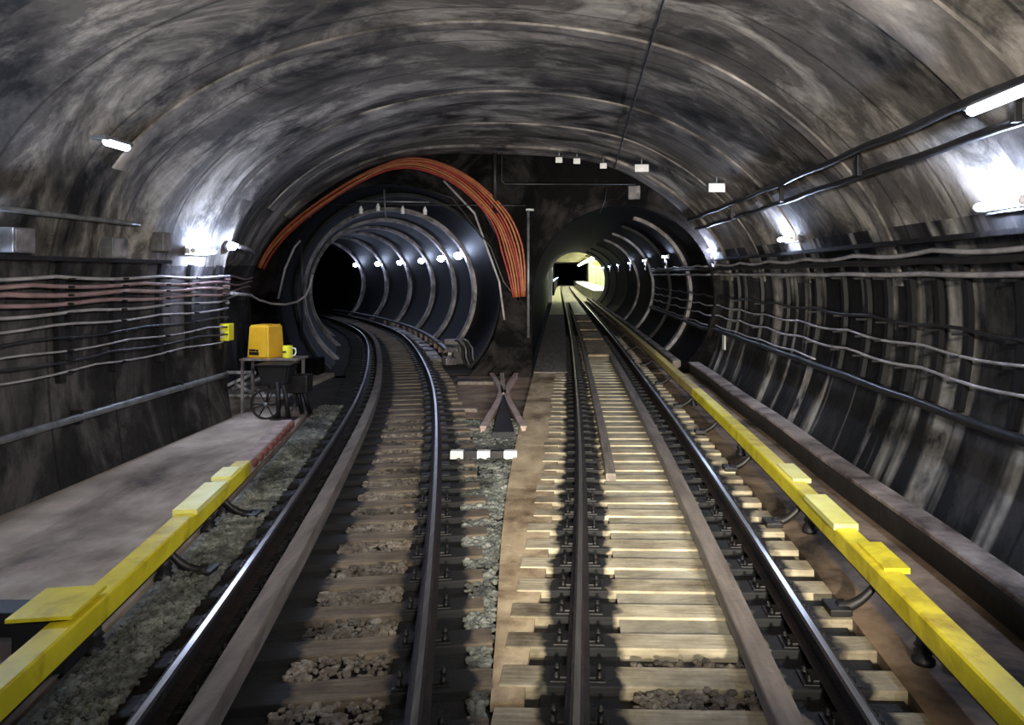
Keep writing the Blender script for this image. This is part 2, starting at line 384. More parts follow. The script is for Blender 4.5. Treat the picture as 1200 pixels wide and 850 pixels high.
def bore(cf, rf, d0, d1, step, n=48):
    mb = MB(); ds = drange(d0, d1, step)
    for d in ds:
        (cx, cz, tx, ty) = cf(d); R = rf(d)
        for (x, z) in arc((0, cz), R, n, FZ, cf is cfr): mb.v.append((cx+x*ty, d-x*tx, z))
    for a in range(len(ds)-1):
        for j in range(n-1): mb.f.append((a*n+j, a*n+j+1, (a+1)*n+j+1, (a+1)*n+j)); mb.m.append(0); mb.smooth.append(True)
    return mb
def ring(cf, d, R, w, dep, n=48, j0=0):
    mb = MB(); cx, cz, tx, ty = cf(d)
    for dw, r in ((-w/2, R+.02), (-w/2, R-dep), (w/2, R-dep), (w/2, R+.02)):
        for (x, z) in arc((0, cz), r, n, FZ, cf is cfr): mb.v.append((cx+x*ty+dw*tx, d-x*tx+dw*ty, z))
    for a in range(3):
        for j in range(j0, n-1): mb.f.append((a*n+j, a*n+j+1, (a+1)*n+j+1, (a+1)*n+j)); mb.m.append(0); mb.smooth.append(False)
    return mb
def cfl(d):
    s = slope(xl, d); b = min(max((d-18)/4, 0), 1); s *= b; n = math.hypot(1, s)
    return (LC[0]*(1-b)+(xl(d)-.02)*b, LC[1], s/n, 1/n)
def rfl(d): return LR+(2.6-LR)*min(max((d-18)/3.6, 0), 1)
def cfr(d):
    s = slope(xr, d); b = min(max((d-18)/6, 0), 1); s *= b; n = math.hypot(1, s)
    return (RC[0]*(1-b)+(xr(d)+.42)*b, RC[1], s/n, 1/n)
def rfr(d): return RR+.22*min(max((d-18)/40, 0), 1)
STN = 66.
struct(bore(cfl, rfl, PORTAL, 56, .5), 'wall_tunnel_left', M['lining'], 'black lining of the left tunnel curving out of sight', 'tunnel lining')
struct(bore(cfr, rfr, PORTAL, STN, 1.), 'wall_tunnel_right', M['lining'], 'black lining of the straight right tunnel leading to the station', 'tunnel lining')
tn = 7
for k, d in enumerate([22.3, 26.5, 30.7, 34.9, 39.1, 43.3]):
    for q, (w, o_) in enumerate(((.16, -.17), (.16, .17))):
        pass
    mb = ring(cfl, d-.17, 2.6, .15, .10); r2 = ring(cfl, d+.17, 2.6, .15, .10); mb.add(r2.v, r2.f)
    r3 = ring(cfl, d, 2.6, .2, .04); mb.add(r3.v, r3.f)
    tn += 1
    struct(mb, 'trim_%d' % tn, M['ring'], '%s lining ring inside the left tunnel, pale with painted lamp glow' % nth(k+1), 'lining ring')  # lamp glow is put into the pale ring colour
tn += 1
struct(ring(cfl, 19.6, rfl(19.6), .22, .07), 'trim_%d' % tn, M['ring_dark'], 'dull grey collar ring just inside the left tunnel mouth', 'lining ring')
tn += 1
struct(ring(cfl, 18.06, LR, .3, .08), 'trim_%d' % tn, M['portal'], 'black outer collar framing the left tunnel mouth', 'lining ring')
for k, d in enumerate([18.1, 21.8, 26, 31, 37, 44, 52, 60]):
    tn += 1
    struct(ring(cfr, d, rfr(d), .34, .1, 48, 0 if k == 0 else 26), 'trim_%d' % tn, M['portal'] if k == 0 else M['ring'] if k in (1, 3, 4) else M['ring_dark'], '%s concrete ring inside the right tunnel' % nth(k+1), 'lining ring')  # arcs kept to the lamplit side, lit and unlit tones painted in

# ------------------------------------------------------------------ ground
def strip(f0, o0, f1, o1, d0, d1, z, th, step=.5, jag=0., mb=None):
    """slab between two lines, its top at z"""
    mb = mb or MB(); ds = drange(d0, d1, step); n = len(ds); o = len(mb.v)
    for d in ds:
        j = random.uniform(-jag, jag)
        a = off(f0, d, o0) if callable(f0) else (f0, d); b = off(f1, d, o1) if callable(f1) else (f1, d)
        for (x, y), zz in ((a, z), (b, z), (b, z-th), (a, z-th)): mb.v.append((x+(j if (x, y) == b else 0), y, zz))
    for i in range(n-1):
        for j in range(4):
            k = (j+1) % 4; mb.f.append((o+i*4+j, o+i*4+k, o+(i+1)*4+k, o+(i+1)*4+j)); mb.m.append(0); mb.smooth.append(False)
    mb.f += [(o, o+3, o+2, o+1), tuple(o+(n-1)*4+q for q in range(4))]; mb.m += [0, 0]; mb.smooth += [False, False]
    return mb
fl = MB(); fl.box((-1.9, 5., -.31), (12.2, 26.2, .1))
struct(fl, 'floor', M['bed'], 'dark dusty trackbed floor under both tracks', 'floor')
struct(strip(xl, -2.1, xl, 2.1, 18.1, 56, -.26, .1), 'floor_tunnel_left', M['bed'], 'dark trackbed floor inside the left tunnel', 'floor')
struct(strip(xr, -1.8, xr, 2.4, 18.1, STN, -.26, .1, 1.), 'floor_tunnel_right', M['bed'], 'dark trackbed floor inside the right tunnel', 'floor')
# raised concrete path along the left wall (set back past the wall corner)
mb = strip(-5.66, 0, xl, -1.5, -2, 13.4, -.13, .12); 
struct(mb, 'floor_path_left', M['slab'], 'dusty pale concrete path along the left wall', 'floor')
mb = MB(); mb.box((-6.7, 15.2, -.2), (1.9, 5.4, .1)); 
struct(mb, 'floor_recess_left', M['slab'], 'dusty floor of the recess beside the left tunnel mouth', 'floor')
struct(strip(xr, 1.18, 3.36, 0, -2, 17.9, -.17, .08), 'floor_path_right', M['slab_r'], 'brown concrete path between right track and cable trough', 'floor')
struct(strip(xr, 1.18, xr, 2.2, 18, STN, -.17, .08, 1.), 'floor_tunnel_path_right', M['slab_r'], 'brown concrete path inside the right tunnel', 'floor')
# black strips under the running rails: oily dirt plus painted guard timber shade
for f, lo, hi, nm, d1 in ((xl, -GL/2-.36, -GL/2+.62, 'left rail of the left track', 50), (xl, GL/2-.2, GL/2+.3, 'right rail of the left track', 50),
                          (xr, -GR/2-.22, -GR/2+.25, 'left rail of the right track', 64), (xr, GR/2-.28, GR/2+.40, 'right rail of the right track', 64)):
    tag(strip(f, lo, f, hi, 1.5, d1, -.232, .012, .35, .03).build('oily_dirt_and_shade', M['grease_shade']), 'strip of black oily dirt and painted shade under the %s' % nm, 'dirt', None, 'stuff')
tag(strip(xl, -1.44, xl, -.99, 2., 13.5, -.165, .05, .3, .04).build('gravel_bed', M['stone']), 'fine grey green gravel bed between left rail and left yellow cover', 'gravel', None, 'stuff')
tag(strip(xr, -.47, xr, .46, 4.75, 21, -.192, .03, .3, .03).build('dusty_fill', M['fill']), 'pale dusty fill between the sleepers of the right track', 'dirt', None, 'stuff')
tag(strip(xl, -.10, xl, .50, 12.5, 42, -.192, .03, .4, .03).build('dusty_fill', M['fill_b']), 'brown dusty fill between the far sleepers of the left track', 'dirt', None, 'stuff')

# ------------------------------------------------------------------ gravel
ICO = None
def stones(zones, name, mat, label):
    """loose ballast: thousands of separate crushed stones in one object"""
    bm = bmesh.new(); bmesh.ops.create_icosphere(bm, subdivisions=1, radius=1)
    iv = np.array([v.co[:] for v in bm.verts]); jf = [[v.index for v in f.verts] for f in bm.faces]; bm.free()
    V = []; F = []; base = 0
    for (xa, xb, d0, d1, dens, z, r0, r1, skip) in zones:
        n = int(dens*(d1-d0)*1.0)
        for _ in range(n):
            u = random.random(); d = d0+(d1-d0)*u; a, b = xa(d), xb(d); x = a+(b-a)*random.random()
            if skip and skip(x, d): continue
            if math.sin(x*3.1+d*1.3)+math.sin(d*2.7-x*1.9) > 1.2+random.random()*.9: continue
            r = random.uniform(r0, r1)
            w = iv*(1+rng.uniform(-.28, .28, (len(iv), 1)))*np.array([r*random.uniform(.8, 1.4), r*random.uniform(.8, 1.3), r*random.uniform(.55, .9)])
            an = random.random()*6.28; c, s = math.cos(an), math.sin(an)
            w = w @ np.array([[c, -s, 0], [s, c, 0], [0, 0, 1]])+np.array([x, d, z+random.uniform(-.2, .75)*r])
            V.append(w); F += [[i+base for i in f] for f in jf]; base += len(iv)
    mb = MB(); mb.v = [tuple(p) for p in np.concatenate(V)]; mb.f = F; mb.m = [0]*len(F); mb.smooth = [False]*len(F)
    return tag(mb.build(name, mat, fix=False), label, 'gravel', None, 'stuff')
LP = .50; RP = .435
LD = [2.75+LP*i for i in range(70)]; RD = [2.66+RP*i for i in range(62)]
def sdist(x, d, f): return d+slope(f, d)*(x-f(d))
def on_l(x, d):
    q = (sdist(x, d, xl)-LD[0]) % LP; return q < .13 or q > LP-.13
def on_r(x, d):
    q = (sdist(x, d, xr)-RD[0]) % RP; return q < .12 or q > RP-.12
stones([(lambda d: xl(d)-1.40, lambda d: xl(d)-.98, 2.6, 8, 900, -.162, .012, .028, None),
        (lambda d: xl(d)-1.40, lambda d: xl(d)-.98, 8, 13.4, 620, -.162, .014, .03, None)],
       'ballast', M['stone'], 'grey green loose ballast between left track and left yellow rail cover')
stones([(lambda d: xl(d)-.12, lambda d: xl(d)+.50, 2.6, 9, 1000, -.20, .012, .028, on_l),
        (lambda d: xl(d)-.12, lambda d: xl(d)+.50, 9, 12.5, 520, -.20, .014, .03, on_l)],
       'ballast', M['stone_b'], 'brown grey loose ballast between the sleepers of the left track')
wl = spline([0, 2.5, 4.1, 5.1, 6.07, 9.28, 12.5, 17.9, 30, 60, 85], [-.3, -.36, -.44, -.5, -.57, -.72, -.78, -.84, -.98, -1.3, -1.8])
stones([(lambda d: xl(d)+1.0, lambda d: wl(d)-.02, 2.6, 6.2, 320, -.21, .012, .028, None),
        (lambda d: xl(d)+1.0, lambda d: wl(d)-.02, 6.2, 12.4, 760, -.22, .012, .03, None)],
       'ballast', M['stone'], 'grey loose ballast in the wedge between the two tracks')
stones([(lambda d: xr(d)-.42, lambda d: xr(d)+.3, 2.6, 4.6, 900, -.2, .012, .028, on_r)],
       'ballast', M['stone_b'], 'pale loose ballast between the nearest sleepers of the right track')

# ------------------------------------------------------------------ sleepers
def sleeper(f, d, half, g, mat, label, group, k, near):
    c = off(f, d, 0); a = math.atan(-slope(f, d)) if False else math.atan2(-slope(f, d), 1)
    jit = random.uniform(-.02, .02)
    t = thing('sleeper', label, 'sleeper', (c[0], c[1], -.30), group)
    t.rotation_euler = (0, 0, a)
    def L(mb, name, m, p=None):
        o = mb.build(name, m, loc=(0, 0, 0)); o.parent = p or t; return o
    body = MB(); w = random.uniform(.2, .235)
    body.box((0, 0, 0), (2*half+random.uniform(-.05, .05), w, .125), random.uniform(-.006, .006), 0, .01)
    b = L(body, 'timber', mat); b.location = (jit, 0, .0625)
    for s in (-1, 1):
        pl = MB(); pl.box((s*g/2, 0, .130), (.34, .17, .014), 0, 0, .004)
        if near:
            for u in (-.12, .12): pl.box((s*g/2+u*.72, 0, .143), (.05, .13, .02), 0, 0, .006)
        p = L(pl, 'tie_plate', M['iron'])
        if near:
            for u in (-.13, .13):
                for v in (-.05, .05):
                    bo = MB(); bo.lathe((s*g/2+u, v, .134), [(.018, 0), (.018, .022), (.011, .024), (.011, .04)], 6); L(bo, 'bolt', M['iron'], p)
    return t
for i, d in enumerate(LD):
    if d > 40: break
    sleeper(xl, d, 1.22 if d > 6.5 else 1.12, GL, M['sl_l'], 'worn brown timber sleeper of the left track, %s counting away from the camera' % nth(i+1), 'left track sleepers', i, d < 8)
for i, d in enumerate(RD):
    if d > 29: break
    sleeper(xr, d, 1.24, GR, M['sl_r'], 'pale worn timber sleeper of the right track, %s counting away from the camera' % nth(i+1), 'right track sleepers', i, d < 8)

# ------------------------------------------------------------------ running rails
RAILP = [(-.036, -.006), (-.018, 0.), (.018, 0.), (.036, -.006), (.036, -.036), (.010, -.05), (.008, -.125), (.07, -.142), (.07, -.152), (-.07, -.152), (-.07, -.142), (-.008, -.125), (-.010, -.05), (-.036, -.036)]
RMI = [0, 0, 0, 1, 1, 1, 1, 1, 1, 1, 1, 1, 1, 1]
RMI[0] = 1; RMI[2] = 1
def rail(f, o_, d0, d1, label, step=.5):
    mb = MB().sweep(path(f, o_, d0, d1, -.0, step), RAILP, RMI)
    return tag(mb.build('rail', [M['steel'], M['rust']]), label, 'rail', 'running rails')
rail(xl, -GL/2, 1.6, 52, 'left running rail of the curving left track')
rail(xl, GL/2, 1.6, 52, 'right running rail of the curving left track, polished head')
rail(xr, -GR/2, 1.6, 150, 'left running rail of the right track beside the tan walkway')
rail(xr, GR/2, 1.6, 150, 'right running rail of the right track with polished head')

# guard timbers beside the rails
def timber(f, o_, w, d0, d1, z, label, th=.12):
    mb = MB().sweep(path(f, o_, d0, d1, z, .5), [(-w/2, -th), (-w/2, -.008), (-w/2+.008, 0), (w/2-.008, 0), (w/2, -.008), (w/2, -th)])
    return tag(mb.build('guard_timber', M['plank']), label, 'timber', 'guard timbers')
timber(xl, -GL/2+.29, .14, 1.8, 34, -.01, 'long grey guard timber curving beside the left rail of the left track', .155)
timber(xr, GR/2-.40, .15, 1.8, 21, -.05, 'brown guard timber inside the right rail of the right track', .11)
timber(xr, -GR/2+.36, .12, 8.6, 48, -.09, 'narrow guard timber starting midway beside the left rail of the right track', .09)
# the tan walkway
mb = strip(wl, 0, xr, -GR/2-.30, 4.15, 18, -.185, .05, .4, .02)
tag(mb.build('walkway', M['deck']), 'tan dusty timber walkway left of the right track', 'walkway')
mb = strip(lambda d: wl(d), 0, xr, -GR/2-.18, 18.05, 44, -.15, .05, .6, 0.)
tag(mb.build('walkway', M['plank']), 'grey wooden walkway continuing into the right tunnel', 'walkway')
mb = strip(lambda d: wl(d), 0, xr, -GR/2-.18, 44.1, 150, -.15, .05, 1., 0.)
tag(mb.build('walkway', M['cream']), 'walkway strip running into the station, station light in its pale colour', 'walkway')  # cream colour stands for station light on the boards
for i, (a, b) in enumerate([(21.5, 26.2), (26.9, 30.3), (31.4, 35.6), (37.2, 42.), (44., 64.)]):
    mb = strip(xr, -.30, xr, .44, a, b, -.10, .06, 1.)
    tag(mb.build('deck_panel', M['deck'] if b < 60 else M['cream']), 'tan deck panel between the right track rails, %s counting toward the station' % nth(i+1), 'deck panel', 'deck panels')  # last panel coloured paler to stand for the station light

# ------------------------------------------------------------------ third rails with yellow covers
def third_rail(f, o_, d0, d1, side, nm, arms, ins, zt=.2, yellow_to=None, cover_from=None):
    t0 = (*off(f, (cover_from or d0), o_), -.17)
    t = thing('third_rail', nm, 'third rail', t0)
    MB().sweep(path(f, o_, d0, d1, 0, .6), [(-.05, 0), (-.05, .02), (-.015, .035), (-.015, .08), (-.04, .09), (-.04, .115), (.04, .115), (.04, .09), (.015, .08), (.015, .035), (.05, .02), (.05, 0)]).build('conductor_rail', M['rust'], t)
    ye = yellow_to or d1
    cw = .085
    ch = .15
    prof = [(-cw, zt-ch), (-cw, zt-.012), (-cw+.012, zt), (cw-.012, zt), (cw, zt-.012), (cw, zt-ch), (cw-.012, zt-ch), (cw-.012, zt-.014), (-cw+.012, zt-.014), (-cw+.012, zt-ch)]
    MB().sweep(path(f, o_, cover_from or d0, ye, 0, .4), prof).build('cover', M['yellow'], t)
    if ye < d1: MB().sweep(path(f, o_, ye+.01, d1, 0, .6), prof).build('cover', M['yellow_d'], t)['label'] = 'dusty far length of yellow cover'
    for d in arms:      # black goose-neck bracket reaching over to the cover
        p = off(f, d, o_-side*.30); q = off(f, d, o_); mb = MB()
        pts = []
        for u in np.linspace(0, 1, 10):
            x = p[0]+(q[0]-p[0])*u; y = p[1]+(q[1]-p[1])*u
            pts.append((x, y, -.15+.0*u+.2*u**2.2))
        mb.tube(pts, [.045-.018*u for u in np.linspace(0, 1, 10)], 8)
        mb.box((p[0], p[1], -.15), (.16, .2, .05), 0, 0, .01)
        mb.build('bracket', M['iron'], t)
    for d in ins:
        p = off(f, d, o_); mb = MB()
        mb.lathe((p[0], p[1], -.17), [(.07, 0), (.07, .03), (.045, .05), (.06, .07), (.04, .09), (.06, .11), (.045, .13), (.045, .168)], 12)
        mb.build('insulator', M['iron'], t)
        q = off(f, d, o_+side*.2); mb = MB()
        mb.lathe((q[0], q[1], -.17), [(.06, 0), (.06, .06), (.035, .09), (.055, .15), (.055, .2), (.02, .23)], 12)
        mb.build('insulator_cap', M['pinkw'], t)
    return t
RO = GR/2+.66
tr = third_rail(xr, RO, 1.9, 66, 1, 'long yellow covered third rail along the right track', [5.3, 7.1, 9.1, 11.2, 13.4, 16.2, 19.5, 23.5, 28], [4.6, 6.9, 9.8, 13.5], .2, 13.2)
p0, p1 = 5.75, 6.75
def pad(f, o_, a, b, cw, z, th):
    return MB().sweep(path(f, o_, a, b, 0, .4), [(-cw, z-th), (-cw, z), (cw, z), (cw, z-th)])
pad(xr, RO, 5.95, 6.75, .1, .235, .05).build('joint_cover', M['yellow_p'], tr)['label'] = 'pale raised joint cover'
pad(xr, RO+.05, 7.3, 7.9, .09, .22, .04).build('joint_cover', M['yellow_p'], tr)
pad(xr, RO+.05, 5.1, 5.6, .09, .22, .04).build('joint_cover', M['yellow'], tr)
LO = -GL/2-.70
tl = third_rail(xl, LO, 1.9, 10.6, -1, 'short yellow covered third rail on the left path edge', [6.1, 7.5], [4.9, 6.05, 7.15, 7.6], .2, 8.3)
# uncovered far end: pale capping with red-brown insulator discs
for o in [c for c in tl.children if c.name.startswith('cover') and c.get('label')]:
    o.data.materials[0] = M['pinkw']; o['label'] = 'dusty pale far length of cover'
for k in range(9):
    d = 8.45+k*.26; q = off(xl, d, LO+.095)
    MB().lathe((q[0], q[1], .14), [(.045, -.02), (.055, 0), (.045, .02)], 12, 'X').build('insulator_disc', M['redclay'], tl)
pad(xl, LO, 6.5, 7.35, .1, .235, .05).build('joint_cover', M['yellow_p'], tl)['label'] = 'pale raised joint cover'
pad(xl, LO-.03, 7.6, 8.0, .09, .215, .04).build('joint_cover', M['yellow_p'], tl)
# square yellow flap board over a black bracket box at the near end
q = off(xl, 4.72, LO-.12)
mb = MB().box((q[0], q[1], .235), (.36, .44, .025), math.atan2(-slope(xl, 4.7), 1), 0, .004); mb.build('flap_board', M['yellow'], tl)
mb = MB().box((q[0]-.02, q[1], .05), (.3, .36, .34), math.atan2(-slope(xl, 4.7), 1), 0, .01); mb.build('bracket_box', M['black'], tl)
mb = MB().box((-4.55, 4.75, .02), (2.0, .2, .16), 0, 0, .01)
tag(mb.build('cross_beam', M['black']), 'black steel beam crossing the left path to the yellow cover', 'beam')

# third rail inside the left tunnel, right of the curve, ending in a cable terminal
t = thing('third_rail', 'dark third rail beside the curve inside the left tunnel', 'third rail', (*off(xl, 20.3, GL/2+.85), -.26))
MB().sweep(path(xl, GL/2+.85, 20.3, 46, 0, .5), [(-.07, -.03), (-.07, .03), (-.055, .05), (.055, .05), (.07, .03), (.07, -.03)]).build('conductor_rail', M['galv'], t)
for d in drange(20.6, 36, 1.35):
    p = off(xl, d, GL/2+.85); MB().lathe((p[0], p[1], -.26), [(.09, 0), (.06, .06), (.08, .1), (.055, .14), (.08, .18), (.06, .23)], 10).build('insulator', M['pinkw'], t)
for i, d in enumerate(drange(20.8, 33, 1.35)):
    p = off(xl, d, GL/2+.46)
    tag(MB().box((p[0], p[1], -.19), (.34, .75, .13), math.atan2(-slope(xl, d), 1), 0, .02).build('concrete_block', M['ring']), 'pale concrete block beside the left tunnel rail, %s counting into the tunnel' % nth(i+1), 'block', 'blocks beside the left tunnel rail')

# ------------------------------------------------------------------ cable terminal heap beside the left tunnel
p = off(xl, 20.0, GL/2+1.0); cx, cy = p
t = thing('cable_terminal', 'tangle of pale clamps and hoses at the third rail end by the left tunnel', 'terminal', (cx, cy, -.26))
MB().box((cx+.05, cy, .02), (.34, .5, .55), .1, 0, .04).build('housing', M['iron'], t)
MB().box((cx-.02, cy-.25, .40), (.62, .16, .16), .35, 0, .04).build('clamp', M['ring'], t)
MB().box((cx-.1, cy-.3, .18), (.4, .14, .13), -.2, 0, .04).build('clamp', M['ring'], t)
MB().box((cx-.15, cy-.35, -.12), (.34, .3, .22), .5, 0, .05).build('clamp', M['ring'], t)
for k in range(4):
    x0 = cx+.12+.09*k
    pts = [(x0-.25, cy-.2, .42), (x0-.05, cy-.35, .44), (x0+.1, cy-.45, .25), (x0+.12, cy-.5, -.02), (x0+.22, cy-.6, -.2), (x0+.4, cy-.68, -.245)]
    MB().tube([tuple(v) for v in pts], .03, 8).build('hose', M['galv'] if k % 2 else M['cable'], t)
MB().tube([(cx-1.1, cy+.2, .33), (cx-.5, cy, .38), (cx-.05, cy-.2, .42)], .02, 6).build('tie_rod', M['galv'], t)

# ------------------------------------------------------------------ rail crossing frog and black/white marker bar
t = thing('rail_crossing', 'kinked rail crossing with black wedge lying between the tracks', 'rail crossing', (-1.45, 14.2, -.26))
KP = [(-.035, 0), (-.035, .1), (-.05, .11), (-.05, .14), (.05, .14), (.05, .11), (.035, .1), (.035, 0)]
def xa(d): return -1.0-(d-11.3)*.086
for s in (-1, 1):
    MB().sweep([(xa(17.6)+s*.30, 17.6, -.25), (xa(16)+s*.13, 16, -.25), (xa(14.9)+s*.05, 14.9, -.25), (xa(13.8)+s*.10, 13.8, -.25), (xa(11.4)+s*.32, 11.4, -.25)], KP).build('wing_rail', M['pinkw'], t)
MB().sweep([(xa(17.6)-.05, 17.6, -.25), (xa(14.6), 14.6, -.25)], KP).build('point_rail', M['pinkw'], t)
MB().add([(xa(14.7), 14.7, -.235), (xa(11)-.2, 11.0, -.235), (xa(11)+.2, 11.0, -.235), (xa(14.6), 14.6, -.13), (xa(11)-.17, 11.05, -.13), (xa(11)+.17, 11.05, -.13)],
         [(0, 2, 1), (3, 4, 5), (0, 1, 4, 3), (1, 2, 5, 4), (2, 0, 3, 5)]).build('wedge', M['black'], t)
t = thing('marker_bar', 'black and white striped marker bar lying across the wedge between the tracks', 'marker', (-1.13, 9.8, -.22))
for k in range(5):
    MB().box((-1.13-.36+.18*k, 9.8, -.16), (.179, .11, .11), 0, 0, .012).build('stripe', M['white'] if k % 2 == 0 else M['black'], t)
for i, (x, y, w) in enumerate([(-1.75, 11.6, .95), (-2.0, 16.6, 1.0), (-1.9, 13.3, .5)]):
    tag(MB().box((x, y, -.215), (w, .16, .09), .05*(i-1), 0, .01).build('timber_beam', M['plank']),
        ['dark timber beam lying behind the striped marker bar', 'dark timber beam lying below the left tunnel mouth', 'short timber offcut left of the rail crossing'][i], 'timber')
# dusty concrete ground in front of the pillar
mb = MB(); mb.box((-1.75, 15.3, -.255), (1.9, 5.2, .03))
struct(mb, 'floor_pillar_apron', M['slab_r'], 'dusty ground in front of the pillar between the tunnels', 'floor')
# low concrete kerb blocks between left tunnel mouth and recess
tag(MB().box((-6.75, 17.7, -.01), (1.5, .5, .5), 0, 0, .02).build('kerb_block', M['portal']), 'dark low concrete block left of the left tunnel mouth', 'block')

# ------------------------------------------------------------------ cable trough along the right wall
def xt(d): return 3.14
for i, (a, b) in enumerate([(1.5, 7.0), (7.02, 12.4), (12.42, 17.9)]):
    P = [(3.13+.015*math.sin(d*1.3), d, -.17) for d in drange(a, b, .5)]
    t = thing('cable_trough', 'dusty concrete cable trough along the right wall, %s length from the camera' % nth(i+1), 'cable trough', (3.13, (a+b)/2, -.17), 'right wall cable trough lengths')
    MB().sweep(P, [(-.10, 0), (-.10, .25), (.10, .25), (.10, 0)]).build('body', M['trough_shade'], t)  # side shade painted as a dark body under the lit lid
    MB().sweep(P, [(-.125, .25), (-.125, .28), (-.115, .29), (.115, .29), (.125, .28), (.125, .25)]).build('lid', M['trough'], t)
mb = MB().sweep([(*off(xr, d, 1.80), 0.) for d in drange(18.1, 64, 1.)], [(-.1, -.17), (-.1, .12), (.1, .12), (.1, -.17)])
tag(mb.build('cable_trough', M['trough']), 'dusty cable trough continuing into the right tunnel', 'cable trough')

# ------------------------------------------------------------------ wall cables and racks
def wall_at(d, z, right=True):
    """x of the vault skin at height z"""
    s = section(d); r = range(NP//2, NP-1) if right else range(0, NP//2)
    for i in r:
        a, b = s[i], s[i+1]
        if (a[1]-z)*(b[1]-z) <= 0 and a[1] != b[1]: return a[0]+(b[0]-a[0])*(z-a[1])/(b[1]-a[1])
    return s[NP//2][0]
def wall_line(z, d0, d1, gap, right=True, sag=.0, step=.35, ph=0., rack=2.0):
    pts = []
    for d in drange(d0, d1, step):
        zz = z-sag*abs(math.sin(PI*(d+ph)/rack))
        if right and d > PORTAL:
            c = cfr(d); R = rfr(d)-gap; x = c[0]+math.sqrt(max(R*R-(zz-c[1])**2, .01)); pts.append((x, d, zz))
        else: pts.append((wall_at(d, zz, right)+(-gap if right else gap), d, zz))
    return pts
def wcable(name, z, d0, d1, r, mat, label, group, right=True, sag=.03, ph=0., gap=.12, cat='cable'):
    return tag(MB().tube(wall_line(z, d0, d1, gap, right, sag, .35, ph), r, 6).build(name, mat), label, cat, group)
RK = [4.4, 5.3, 6.2, 7.05, 7.6, 8.2, 8.8, 9.4, 10.2, 11.3, 12.8, 14.4, 16.2]
def rack(d, z0, z1, right, label, group, arms):
    x0 = wall_at(d, (z0+z1)/2, right); sg = -1 if right else 1
    t = thing('cable_rack', label, 'cable rack', (x0+sg*.04, d, z0), group)
    pts = [(wall_at(d, z, right)+sg*.05, d, z) for z in np.linspace(z0, z1, 8)]
    MB().sweep(pts, [(-.05, -.03), (-.05, .03), (.05, .03), (.05, -.03)], up=(1, 0, 0)).build('upright', M['black'], t)
    for z in arms:
        xx = wall_at(d, z, right)+sg*.13
        MB().box((xx, d, z-.03), (.17, .035, .025), 0, 0, .004).build('arm', M['black'], t)
    return t
ZR = [2.42, 2.25, 1.72, 1.5, 1.25]
for i, d in enumerate(RK):
    rack(d, .95, 2.4, True, 'black upright cable rack on the right wall, %s counting from the camera' % nth(i+1), 'right wall cable racks', ZR[1:])
RCAB = [(2.52, .028, 'cable_g', 'topmost pale cable along the right wall'), (2.42, .04, 'cable', 'thick black cable just under the topmost pale cable on right wall'),
        (2.28, .03, 'cable_g', 'pale grey cable at lamp-arm height on the right wall'), (1.76, .02, 'cable', 'thin black upper wire crossing the right wall racks'),
        (1.52, .016, 'cable_g', 'thin pale wire drooping across the right wall racks'), (1.28, .018, 'cable_g', 'lower thin pale wire across the right wall racks'),
        (.92, .05, 'cable', 'thick black cable low on the right wall above the trough')]
for z, r, m, l in RCAB:
    wcable('cable', z, 1.5, 30, r, M[m], l, 'right wall cables', True, .045 if r < .03 else .015, random.random(), .13)
tag(MB().tube(wall_line(1.02, 11, 30, .11, True, .03), .016, 6).build('cable', M['cable_g']), 'pale thin line standing for the sheen along the thick low right wall cable', 'cable', 'right wall cables')  # thin pale tube painting the highlight on the black cable
# steel shelf (cable tray) below the lamps on the right wall
pts = wall_line(2.6, 1.5, 17.8, .10)
tag(MB().sweep(pts, [(-.1, 0), (-.1, .05), (-.09, .05), (-.09, .01), (.09, .01), (.09, .05), (.1, .05), (.1, 0)]).build('cable_tray', M['iron']), 'dark steel cable tray below the right wall lamps', 'cable tray')
# two heavy black cables high on the right shoulder
for k, z in enumerate((3.62, 3.40)):
    tag(MB().tube(wall_line(z, 1.5, 17.9, .09, True, .02, .5, .3), .04, 8).build('cable', M['cable']), ['upper', 'lower'][k]+' of two heavy black cables on the right vault shoulder', 'cable', 'shoulder cables')
for k, d in enumerate((5.2, 8.0, 10.9, 14.)):
    x = wall_at(d, 3.5); tag(MB().box((x-.09, d, 3.51), (.06, .06, .30), 0, 0, .01).build('cable_clamp', M['iron']), 'steel clamp holding the two heavy shoulder cables, %s from the camera' % nth(k+1), 'clamp', 'shoulder cable clamps')
# small white tag on the right wall
x = wall_at(17, .72)
tag(MB().box((x-.07, 17.0, .70), (.03, .26, .36), 0, 0, .004).build('wall_sign', M['white']), 'small blank white plate on the right wall above the trough', 'sign')

# left wall: racks, a fan of pink and pale cables, steel pipe
ZL = [2.25, 2.16, 2.07, 1.97, 1.86, 1.72, 1.58, 1.44, 1.32, 1.2]
for i, d in enumerate([5.6, 7.0, 8.2, 9.2, 10.2, 11.0, 11.9]):
    rack(d, 1.05, 2.42, False, 'black upright cable rack on the left wall, %s counting from the camera' % nth(i+1), 'left wall cable racks', ZL)
for i, z in enumerate(ZL):
    m = ['cable_g', 'cable_p', 'cable_p', 'cable_p', 'cable_g', 'cable_g', 'cable', 'cable_g', 'cable', 'cable_g'][i]
    wcable('cable', z, 3.2, 12.1, [.022, .026, .03, .026, .02, .016, .018, .013, .018, .013][i], M[m],
           '%s %s cable from the top on the left wall racks' % (nth(i+1), {'cable_g': 'pale', 'cable_p': 'dusty pink', 'cable': 'black'}[m]), 'left wall cables', False, .035, i*.37, .14)
